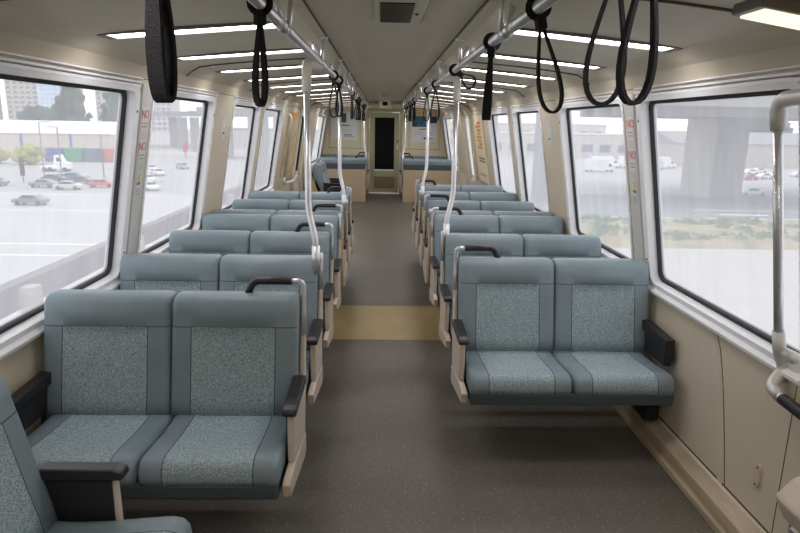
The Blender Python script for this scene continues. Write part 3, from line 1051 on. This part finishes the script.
# ================================================================ POSTERS ON THE BULKHEAD
def poster(x0, x1, z0, z1, lbl):
    o = MB().box((x0, Y1 - .014, z0), (x1, Y1 - .001, z1)).build('poster', M['white']); tag(o, lbl, 'poster')
    return o
def pp(par, x0, x1, z0, z1, m_, nm, d=.0):
    c = MB().box((x0, Y1 - .018 - d, z0), (x1, Y1 - .0135, z1)).build(nm, m_); c.parent = par
    return c
p = poster(-1.22, -.63, 1.23, 1.86, 'white poster with a small green picture left of the end door')
pp(p, -1.0, -.88, 1.62, 1.82, mat('green_print', rgb(74, 104, 78), .6, noise=.3, nscale=12), 'picture')
pp(p, -1.0, -.80, 1.54, 1.565, M['inkgrey'], 'text_line')
for i in range(3):
    pp(p, -1.12, -.75, 1.46 - i * .03, 1.466 - i * .03, M['greytrim'], 'text_line')
pp(p, -.93, -.75, 1.33, 1.355, M['inkgrey'], 'text_line'); pp(p, -.93, -.70, 1.295, 1.305, M['inkgrey'], 'text_line')
p = poster(.62, 1.20, 1.22, 2.0, 'poster with a blue picture and orange top right of the end door')
pp(p, .62, 1.20, 1.80, 2.0, mat('orange_wash', rgb(238, 206, 150), .6, noise=.15, nscale=6), 'heading_band')
pp(p, .63, .98, 1.55, 1.79, mat('teal_picture', rgb(60, 120, 140), .5, noise=.75, nscale=6), 'picture')
pp(p, 1.04, 1.19, 1.64, 1.79, mat('dark_picture', rgb(24, 40, 54), .5, noise=.5, nscale=9), 'picture')
pp(p, .80, .96, 1.49, 1.51, M['inkgrey'], 'text_line')
for i in range(3):
    pp(p, .68, 1.12, 1.43 - i * .03, 1.436 - i * .03, M['greytrim'], 'text_line')
pp(p, .90, 1.02, 1.27, 1.32, mat('blue_logo', rgb(60, 90, 130), .6), 'logo'); pp(p, 1.03, 1.12, 1.28, 1.295, M['inkgrey'], 'text_line')

# ================================================================ OUTSIDE
K = 1.45            # layout unit of the yard plan below, in metres
G = -10.15          # street level, the train runs on a viaduct
M['asphalt'] = mat('pale_asphalt', rgb(176, 174, 172), .9, noise=.06, nscale=.15)
M['road'] = mat('grey_road', rgb(140, 140, 143), .9, noise=.05, nscale=.2)
M['concrete'] = mat('pale_concrete', rgb(182, 178, 171), .9, noise=.05, nscale=.3)
M['scrub'] = mat('dry_scrub', rgb(150, 138, 104), .95, noise=.35, nscale=.35)
M['leaf'] = mat('scrub_green', rgb(92, 118, 74), .9, noise=.3, nscale=2)
M['treeg'] = mat('dark_tree_green', rgb(62, 82, 66), .9, noise=.3, nscale=.8)
M['bark'] = mat('bark', rgb(92, 78, 66), .9)
M['line'] = mat('white_road_paint', rgb(240, 240, 240), .8)
M['pier'] = mat('pier_concrete', rgb(150, 150, 150), .9, noise=.15, nscale=.25, stretch=(1, 1, .15))
M['tyre'] = mat('tyre', rgb(26, 26, 28), .9)
M['carglass'] = mat('car_glass', rgb(40, 46, 54), .15)
M['rust'] = mat('weathered_beam', rgb(128, 124, 126), .8, noise=.12, nscale=2)

MB().box((-420, 12, G - .4), (420, 600, G)).plan(K, G).build('ground', M['asphalt'])['kind'] = 'structure'
o = MB().box((-200, 15, G), (14, 70, G + .02)).plan(K, G).build('road', mat('left_road', rgb(188, 186, 184), .9, noise=.04, nscale=.2)); o['kind'] = 'structure'
mb = MB()
for y, x0, x1 in ((37, -60, -14), (40.5, -60, -14)):
    mb.box((x0, y, G + .02), (x1, y + .25, G + .03))
mb.box((-80, 56, G + .02), (-24, 56.2, G + .03))
mb.box((-80, 68, G + .02), (-24, 68.25, G + .03))
c = mb.plan(K, G).build('lane_marking', M['line'], o)
o = MB().box((14, 15, G), (220, 42, G + .02)).plan(K, G).build('road', M['concrete']); o['kind'] = 'structure'
o = MB().box((8, 56, G), (220, 77, G + .02)).plan(K, G).build('road', M['road']); o['kind'] = 'structure'
mb = MB(); mb.box((32, 63, G + .02), (200, 63.25, G + .03)); mb.box((10, 57, G + .02), (200, 57.3, G + .03)); mb.box((33, 59.5, G + .02), (38, 60.1, G + .03))
mb.plan(K, G).build('lane_marking', M['line'], o)
# verge with scrub
mb = MB()
nx, ny = 70, 12
rnd = random.Random(3)
v = []
for i in range(nx + 1):
    for j in range(ny + 1):
        edge = 0 if j in (0, ny) else 1
        v.append((10 + i * 1.5, 42 + j * 1.15, G + .03 + edge * (.25 + .45 * rnd.random())))
f = []
for i in range(nx):
    for j in range(ny):
        a = i * (ny + 1) + j
        f.append((a, a + 1, a + ny + 2, a + ny + 1))
mb.add(v, f, 0, True)
mb.plan(K, G).build('verge', M['scrub'])['kind'] = 'structure'
mb = MB()
for i in range(520):
    x = rnd.uniform(14, 62); y = rnd.uniform(44, 54.5)
    if math.sin(x * .45) + math.sin(y * .9 + x * .2) < -.15: continue
    r = rnd.uniform(.3, .8)
    p0 = Vector((x, y, G + .35))
    for q in range(5):
        a = rnd.uniform(0, 6.28); b = a + 1.3
        tip = p0 + Vector((math.cos(a) * r * .5, math.sin(a) * r * .5, r * rnd.uniform(.7, 1.3)))
        mb.add([p0 + Vector((math.cos(a) * r, math.sin(a) * r, 0)), p0 + Vector((math.cos(b) * r, math.sin(b) * r, 0)), tip, p0 + Vector((math.cos(a + .6) * r * .3, math.sin(a + .6) * r * .3, .1))], [(0, 1, 2), (1, 3, 2), (3, 0, 2)])
o = mb.plan(K, G).build('scrub_bushes', M['leaf']); tag(o, 'green scrub growing on the verge outside the near right window', 'bushes', kind='stuff')

# trackside barrier on the left
e = empty('trackside_barrier', (-4, 3, -.3)); tag(e, 'long grey barrier beam on posts outside the left windows', 'barrier')
MB().box((-.08, 0, -.12), (.08, 32, .16)).build('beam', M['rust'], e)
fst = None
for i in range(11):
    if fst is None:
        o = fst = MB().box((.08, -.09, -1.3), (.24, .09, .12)).build('post', M['concrete'], e)
    else:
        o = fst.copy(); COL.objects.link(o); o.parent = e
    o.location = (0, .6 + 3.0 * i, 0)
MB().box((-4.6, 0, -1.8), (-1.9, 36, -1.6)).build('track_deck', M['concrete'])['kind'] = 'structure'
MB().box((1.9, 0, -1.8), (2.6, 36, -1.6)).build('track_deck', M['concrete'])['kind'] = 'structure'

# cars
def car(x, y, col, rz, lbl, kind='car', L=4.4, name='car'):
    e = empty(name, (x * K, y * K, G + .02), rz)
    tag(e, lbl, 'car' if kind == 'car' else 'van', 'vehicles outside the windows')
    w2 = .88
    if kind == 'car':
        side = [(-L / 2, .35), (-L / 2, .75), (-L / 2 + .2, .9), (-L / 2 + .55, 1.0), (-.95, 1.42), (.55, 1.45), (1.15, 1.0), (L / 2 - .3, .88), (L / 2, .70), (L / 2, .35)]
        glass = [(-1.35, 1.02), (-.88, 1.36), (.50, 1.39), (1.02, 1.02)]
    else:
        L *= 1.45
        side = [(-L / 2, .5), (-L / 2, 3.5), (L / 2 - 2.2, 3.5), (L / 2 - 2.1, 2.5), (L / 2 - 1.2, 2.4), (L / 2 - .6, 1.5), (L / 2 - .1, 1.35), (L / 2, 1.0), (L / 2, .5)]
        glass = [(L / 2 - 1.95, 1.5), (L / 2 - 1.95, 2.2), (L / 2 - 1.3, 2.2), (L / 2 - .85, 1.5)]
        w2 = 1.15
    cm = mat('paint', col, .3, coat=.5)
    mb = MB(); mb.prism(side, 'y', -w2, w2); mb.build('body', cm, e, bevel=.09, seg=3)
    mb = MB(); mb.prism(glass, 'y', -w2 - .012, w2 + .012)
    if kind == 'car':
        mb.prism([(-1.52, 1.02), (-1.02, 1.38), (-.98, 1.36), (-1.40, 1.0)], 'y', -w2 + .12, w2 - .12); mb.prism([(.66, 1.40), (1.14, 1.03), (1.10, 1.0), (.6, 1.36)], 'y', -w2 + .12, w2 - .12)
    mb.build('windows', M['carglass'], e)
    wp_ = None
    for a in (-L / 2 + .8, L / 2 - .85):
        for b in (-w2 + .08, w2 - .08):
            if wp_ is None:
                mb = MB(); mb.cyl((0, -.11, 0), (0, .11, 0), .33, 16)
                o = wp_ = mb.build('wheel', M['tyre'], e)
            else:
                o = wp_.copy(); COL.objects.link(o); o.parent = e
            o.location = (a, b, .33)
    return e
H90 = PI / 2
car(-33.3, 59.5, rgb(112, 122, 120), PI, 'grey green hatchback driving alone on the left road')
car(-45.0, 71.0, rgb(60, 70, 82), .1, 'dark car parked at the left edge of the view')
car(-40.2, 75.0, rgb(120, 126, 130), PI, 'grey car parked behind the lone hatchback')
car(-42.5, 82, rgb(58, 62, 66), 0, 'dark sedan parked beside the blue pickup')
car(-41.5, 85, rgb(60, 108, 168), .1, 'blue car in the left parking lot', L=5.4)
car(-36.5, 89.5, rgb(120, 160, 200), .1, 'light blue car next to the deeper blue one')
car(-36.4, 73.2, rgb(196, 200, 202), .1, 'silver sedan parked in the left lot by the road')
car(-33.9, 76.2, rgb(206, 76, 76), .2, 'red car parked right of the silver sedan')
car(-32.0, 78.6, rgb(236, 236, 236), .2, 'white car parked beyond the red one')
for (x, y, c_, l_) in ((-27.4, 74, rgb(230, 232, 234), 'white car parked nearest outside the second left window'), (-31.3, 84, rgb(222, 226, 230), 'silver white car second in the row outside the second left window'), (-33.5, 94, rgb(232, 232, 232), 'white car third in the row outside the second left window'), (-37.4, 102, rgb(214, 220, 226), 'pale car at the far end of the row outside the second left window'), (-34.2, 108, rgb(160, 170, 180), 'grey car beyond the pale row outside the second left window')):
    car(x, y, c_, -.9, l_)
car(46.5, 129.8, rgb(240, 240, 240), .2, 'white van leftmost outside the second right window', 'van', 5.8, 'van')
car(52.5, 131, rgb(236, 238, 240), .3, 'white van beside the leftmost one on the right lot', 'van', 5.6, 'van')
car(59.5, 132, rgb(230, 230, 232), .2, 'pale van parked just left of the big pier', 'van', 5.8, 'van')
car(36.0, 128, rgb(226, 226, 228), .2, 'white van seen through the third right window', 'van', 5.6, 'van')
for i, (x, y, c_, l_) in enumerate(((62, 104, rgb(190, 90, 100), 'dark red car parked right of the big pier'), (63.5, 112, rgb(236, 236, 238), 'white car behind the dark red one'), (69.5, 109, rgb(228, 230, 234), 'white car in the lot, front row, right of the pier'), (70.5, 118, rgb(240, 240, 240), 'white car farthest back right of the pier'), (76.5, 113, rgb(210, 214, 220), 'silver car at the right edge of the lot'))):
    car(x, y, c_, .25, l_)
car(47.5, 78.6, rgb(224, 228, 232), .05, 'white car on the road right of the pier base', L=4.8)

car(-46.5, 76, rgb(84, 92, 100), 0, 'slate car parked in the back row at the left edge')
car(-38.2, 80, rgb(70, 72, 76), .1, 'black car parked between the lamp posts')
car(-37.0, 96, rgb(226, 228, 230), .1, 'white car parked right of the white truck')
car(41.2, 118, rgb(228, 230, 232), .25, 'white box van at the left edge of the second right window', 'van', 5.6, 'van')
car(56.0, 127, rgb(214, 216, 220), .9, 'pale box van turned aslant just left of the pier', 'van', 5.0, 'van')
for i, (x, y, c_, l_) in enumerate(((66, 122, rgb(232, 234, 236), 'white car in the back row right of the pier, leftmost'), (74.5, 122, rgb(222, 224, 228), 'pale car in the back row right of the pier, rightmost'), (66.5, 107, rgb(226, 228, 232), 'white car directly right of the dark red one'), (73.5, 106, rgb(120, 128, 140), 'slate car in the front row right of the pier'), (80, 110, rgb(238, 238, 238), 'white car furthest right outside the near window'))):
    car(x, y, c_, .25, l_)
# containers
def container(x, y, col, lbl, L=4.5):
    e = empty('shipping_container', (x * K, y * K, G), .1); tag(e, lbl, 'container', 'shipping containers')
    mb = MB(); mb.box((-L / 2, -1.2, .15), (L / 2, 1.2, 3.7))
    cmat = mat('container_paint', col, .6)
    cb_ = mb.build('container_body', cmat, e, bevel=.04)
    mb = MB()
    nn = int(L / .45)
    for i in range(nn):
        xx = -L / 2 + .25 + i * (L - .5) / (nn - 1)
        mb.box((xx - .08, -1.26, .4), (xx + .08, -1.2, 3.5))
    mb.build('corrugation', cmat, cb_)
    return e
container(-62.2, 121, rgb(82, 104, 170), 'blue shipping container leftmost in the row')
container(-58.7, 121.6, rgb(60, 158, 112), 'green shipping container beside the blue one')
container(-55.2, 122, rgb(84, 98, 128), 'dark slate shipping container between green and red')
container(-51.6, 122.4, rgb(198, 104, 88), 'rusty red shipping container rightmost in the row')
# truck
e = empty('truck', (-50.5 * K, 98.5 * K, G), .1); tag(e, 'white truck tractor standing before the containers', 'truck')
mb = MB(); mb.prism([(-3, .6), (-3, 1.2), (-.2, 1.3), (.0, 3.6), (1.2, 3.7), (1.8, 2.2), (3.0, 1.9), (3.1, .6)], 'y', -1.15, 1.15); mb.build('cab', M['white'], e, bevel=.08)
MB().prism([(.5, 2.3), (.5, 3.1), (1.25, 3.1), (1.62, 2.3)], 'y', -1.17, 1.17).build('windows', M['carglass'], e)
for a in (-2.2, -1.0, 2.1):
    o = MB().cyl((a, -1.2, .5), (a, 1.2, .5), .5, 16).build('wheel', M['tyre'], e)

# warehouse and buildings
def building(name, x, y, sx, sy, h, wall, lbl, roof=None, rows=0, cols=0, rz=0.0, bands=None, pitched=0.0):
    sx, sy, h, pitched = sx * K, sy * K, h * K, pitched * K
    e = empty(name, (x * K, y * K, G), rz); tag(e, lbl, 'building')
    MB().box((-sx / 2, 0, 0), (sx / 2, sy, h)).build('walls', mat('facade', wall, .9, noise=.04, nscale=.1), e)
    rm = mat('roofing', roof or wall, .8)
    mb = MB()
    if pitched:
        mb.prism([(-.5, h), (sy / 2, h + pitched), (sy + .5, h)], 'x', -sx / 2 - .4, sx / 2 + .4)
    else:
        mb.box((-sx / 2 - .2, -.2, h), (sx / 2 + .2, sy + .2, h + .6))
    mb.build('roof', rm, e)
    if rows:
        pr = None
        wmat = mat('far_windows', bands or rgb(120, 132, 146), .3)
        for i in range(rows):
            mb = MB()
            z = 2.2 + i * (h - 3) / rows
            for j in range(cols):
                xx = -sx / 2 + (j + .5) * sx / cols
                mb.box((xx - sx / cols * .3, -.1, z), (xx + sx / cols * .3, 0.1, z + (h - 3) / rows * .5))
            mb.build('window_row', wmat, e)
    return e
o = building('warehouse', -110, 152, 88, 50, 4.3, rgb(206, 196, 182), 'long low warehouse with pale roof behind the containers', rgb(236, 232, 224), pitched=3.0, rz=.22)
mb = MB()
for i in range(9):
    mb.box(((-44 + i * 11) * K, -.12, .2), ((-43.5 + i * 11) * K, .1, 6.0))
mb.build('blue_stripe', mat('blue_stripe', rgb(90, 110, 190), .7), o)
building('warehouse', -30, 200, 34, 24, 5.5, rgb(190, 188, 190), 'smaller warehouse with a dark roof edge right of the long one', rgb(150, 150, 156), rz=.2)
building('apartment_tower', -256, 400, 22, 18, 46, rgb(190, 170, 150), 'tan apartment tower at the left edge of the skyline', rgb(180, 170, 160), 14, 5)
building('apartment_tower', -227, 410, 20, 18, 44, rgb(198, 186, 172), 'beige apartment tower second from the left on the skyline', rgb(180, 170, 160), 14, 5)
building('apartment_tower', -205, 405, 20, 18, 37, rgb(182, 204, 220), 'pale blue glass tower left of the big trees', rgb(200, 210, 220), 13, 7, bands=rgb(214, 226, 236))
building('apartment_tower', -300, 430, 34, 18, 45, rgb(196, 182, 164), 'wide tan tower partly cut off at the left edge', rgb(180, 170, 160), 13, 8)
building('apartment_tower', -176, 420, 20, 18, 30, rgb(206, 192, 176), 'cream apartment tower behind the trees', rgb(190, 180, 170), 9, 5)
building('apartment_tower', -148, 430, 14, 18, 31, rgb(206, 198, 200), 'pale tower right of the trees', rgb(190, 180, 170), 9, 4)
building('low_building', 86, 140, 40, 22, 5.2, rgb(176, 170, 164), 'grey roofed shed right of the big pier', rgb(150, 148, 150), pitched=2.6)
building('low_building', 52, 175, 46, 18, 6.2, rgb(200, 192, 186), 'pale flat building behind the white vans', rgb(220, 214, 210), 1, 9)
building('low_building', 40, 240, 90, 20, 9, rgb(208, 200, 196), 'long distant building beyond the right lot', rgb(214, 190, 190), 2, 16)

# trees
def tree(name, x, y, h, r, lbl, m_=None, conic=True, seed=1):
    rn = random.Random(seed)
    h, r = h * K, r * K
    e = empty(name, (x * K, y * K, G)); tag(e, lbl, 'tree' if h > 5 else 'shrub')
    MB().tube([(0, 0, 0), (0, 0, h * .5), (.2, 0, h * .85)], max(.08, r * .08), 8).build('trunk', M['bark'], e)
    mb = MB()
    for i in range(70):
        t = rn.random()
        z = h * (.25 + .75 * t)
        rr = r * ((1.05 - t) if conic else math.sqrt(max(.05, 1 - (2 * t - 1) ** 2))) * rn.uniform(.3, 1)
        a = rn.uniform(0, 6.28)
        c = Vector((math.cos(a) * rr, math.sin(a) * rr, z))
        q = r * rn.uniform(.16, .34)
        bm = bmesh.new()
        bmesh.ops.create_icosphere(bm, subdivisions=1, radius=q)
        vs = [c + vv.co * rn.uniform(.7, 1.25) for vv in bm.verts]
        fs = [[vv.index for vv in ff.verts] for ff in bm.faces]
        bm.free()
        mb.add(vs, fs)
    mb.build('crown', m_ or M['treeg'], e)
tree('tree', -135, 280, 25, 8.5, 'tall dark tree, largest on the left skyline', seed=2)
tree('tree', -123, 296, 19, 6, 'dark tree right beside the tallest one', seed=5, conic=False)
tree('tree', -106, 262, 19, 8, 'round dark tree rightmost outside the first left window', seed=4)
tree('tree', -160, 300, 12, 8, 'low dark tree left of the tallest one', seed=8, conic=False)
M['yellowleaf'] = mat('yellow_green_leaf', rgb(168, 168, 92), .9, noise=.2, nscale=2)
tree('shrub', -62, 112, 3.0, 2.6, 'yellow green shrub before the long warehouse wall', M['yellowleaf'], False, 6)
tree('shrub', -69.5, 113, 2.4, 2.8, 'lower yellow green shrub at the warehouse wall, further left', M['yellowleaf'], False, 7)
tree('tree', 104, 170, 12, 6, 'green tree behind the grey shed on the right', conic=False, seed=9)
tree('tree', 92, 175, 9, 5, 'smaller green tree beside the pier on the right', conic=False, seed=10)

# lamp posts
def lamp(x, y, h, lbl, arm=1.6):
    h, arm = h * K, arm * K
    e = empty('lamp_post', (x * K, y * K, G)); tag(e, lbl, 'lamp post', 'posts in the left lot')
    MB().tube([(0, 0, 0), (0, 0, h)], .11, 8).build('post', M['rust'], e)
    MB().tube(bend([(0, 0, h - .3), (0, 0, h), (arm, 0, h + .1)], .3), .06, 8).build('arm', M['rust'], e)
    MB().box((arm - .3, -.15, h - .0), (arm + .4, .15, h + .16)).build('lamp_head', M['castgrey'], e, bevel=.03)
lamp(-46.4, 87, 7.5, 'left lamp post standing before the warehouse')
lamp(-39.5, 78, 7.0, 'lamp post in the middle of the left lot', -1.2)
lamp(-37.0, 84, 6.0, 'lamp post standing between the truck and the silver sedan')
e = empty('traffic_light', (-45.9 * K, 81 * K, G)); tag(e, 'dark traffic signal on a pole by the left road', 'traffic light')
MB().tube([(0, 0, 0), (0, 0, 3)], .08, 8).build('post', M['dark'], e)
MB().box((-.35, -.2, 1.2), (.35, .2, 4.6)).build('signal_head', M['dark'], e, bevel=.04)
e = empty('sign_post', (-44.4 * K, 143 * K, G)); tag(e, 'red sign on a post outside the second left window', 'sign')
MB().tube([(0, 0, 0), (0, 0, 4)], .1, 8).build('post', M['rust'], e)
MB().box((-.7, -.1, 1.6), (.7, .1, 4.4)).build('sign_board', M['red'], e)
# fence along the W2 lot edge
e = empty('lot_fence', (-60 * K, 146.5 * K, G)); tag(e, 'pale rail fence outside the second left window', 'fence')
MB().box((0, 0, 1.1), (56, .1, 1.25)).build('rail', M['white'], e)
fst = None
for i in range(9):
    if fst is None: o = fst = MB().box((0, 0, 0), (.15, .12, 1.25)).build('post', M['white'], e)
    else:
        o = fst.copy(); COL.objects.link(o); o.parent = e
    o.location = (i * 6.95, 0, 0)

# viaduct, right: big piers with a deck overhead
def pier(x, y, wx, wy, h, lbl, cap=True):
    wx, wy, h = wx * K, wy * K, h * K
    e = empty('viaduct_pier', (x * K, y * K, G)); tag(e, lbl, 'pier', 'concrete viaduct piers')
    mb = MB()
    mb.prism([(-wx / 2, -wy / 2 + .5), (-wx / 2 + .5, -wy / 2), (wx / 2 - .5, -wy / 2), (wx / 2, -wy / 2 + .5), (wx / 2, wy / 2), (-wx / 2, wy / 2)], 'z', 0, h)
    for i in range(4):
        xx = wx * (-.1 + .16 * i)
        mb.box((xx, -wy / 2 - .12, 0), (xx + .28, -wy / 2 + .02, h))
    mb.build('shaft', M['pier'], e)
    if wx > 7:
        MB().box((-wx / 2 - .3, -wy / 2 - .5, 0), (-wx / 2 + 2.7, wy / 2 + .3, h)).build('side_shaft', M['concrete'], e, bevel=.1)
    if cap:
        mb = MB(); mb.prism([(-wx / 2, h - 2.4), (wx / 2, h - 2.4), (wx / 2 + 3, h), (-wx / 2 - 3, h)], 'y', -wy / 2 - .1, wy / 2 + .1)
        mb.build('pier_cap', M['pier'], e)
    return e
pier(41.4, 77, 6.2, 3, 9.5, 'huge concrete pier seen through the first right window', False)
pier(18.2, 71, 1.7, 2, 10.4, 'slim concrete pier seen through the third right window', False)
pier(14.0, 88, 3.4, 3, 10.4, 'concrete pier seen through the fourth right window', False)
e = empty('viaduct_deck', (0, 62 * K, G + 10.4 * K)); tag(e, 'grey concrete road deck overhead outside the first right window', 'viaduct')
MB().box((26, 0, 0), (120, 26, 1.4)).plan(K).build('deck_slab', M['pier'], e)
mb = MB()
for y in (3, 9, 15, 21):
    mb.box((26, y, -.9), (120, y + .8, 0))
mb.plan(K).build('girders', M['pier'], e)
# viaduct, left: curved deck with slimmer columns
e = empty('viaduct_deck', (-60 * K, 190 * K, G + 9.5 * K)); tag(e, 'curved concrete road deck outside the second left window', 'viaduct')
pth = []
for i in range(25):
    a = math.radians(200 - i * 5.0)
    pth.append((34 + 38 * math.cos(a), 12 + 46 * math.sin(a), -.2 + .06 * i))
mb = MB(); mb.sweep(pth[::-1], lambda i: [(-5, -.3), (5, -.3), (5.2, 1.3), (4.9, 1.3), (4.9, .5), (-4.9, .5), (-4.9, 1.3), (-5.2, 1.3)], smooth=False)
mb.plan(K).build('deck_slab', M['pier'], e)
MB().box((20, -52, 0), (62, -42, 1.4)).plan(K).build('deck_slab', M['pier'], e)
for i, (x, y, wd, l_) in enumerate(((-62, 190, 2.2, 'leftmost column'), (-57, 182, 2.4, 'second column from the left'), (-50, 170, 2.0, 'third column from the left'), (-40, 150, 2.2, 'fourth column from the left'), (-34, 140, 1.8, 'fifth column from the left'))):
    pier(x, y, wd, 2.0, 8.9 if i < 3 else 9.4, l_ + ' under the viaduct outside the second left window', False)
pier(-18, 92, 2.6, 2.4, 10, 'pale column seen through the third left window', False)
pier(-12.5, 78, 1.6, 2.0, 10, 'pale column seen through the fourth left window', False)
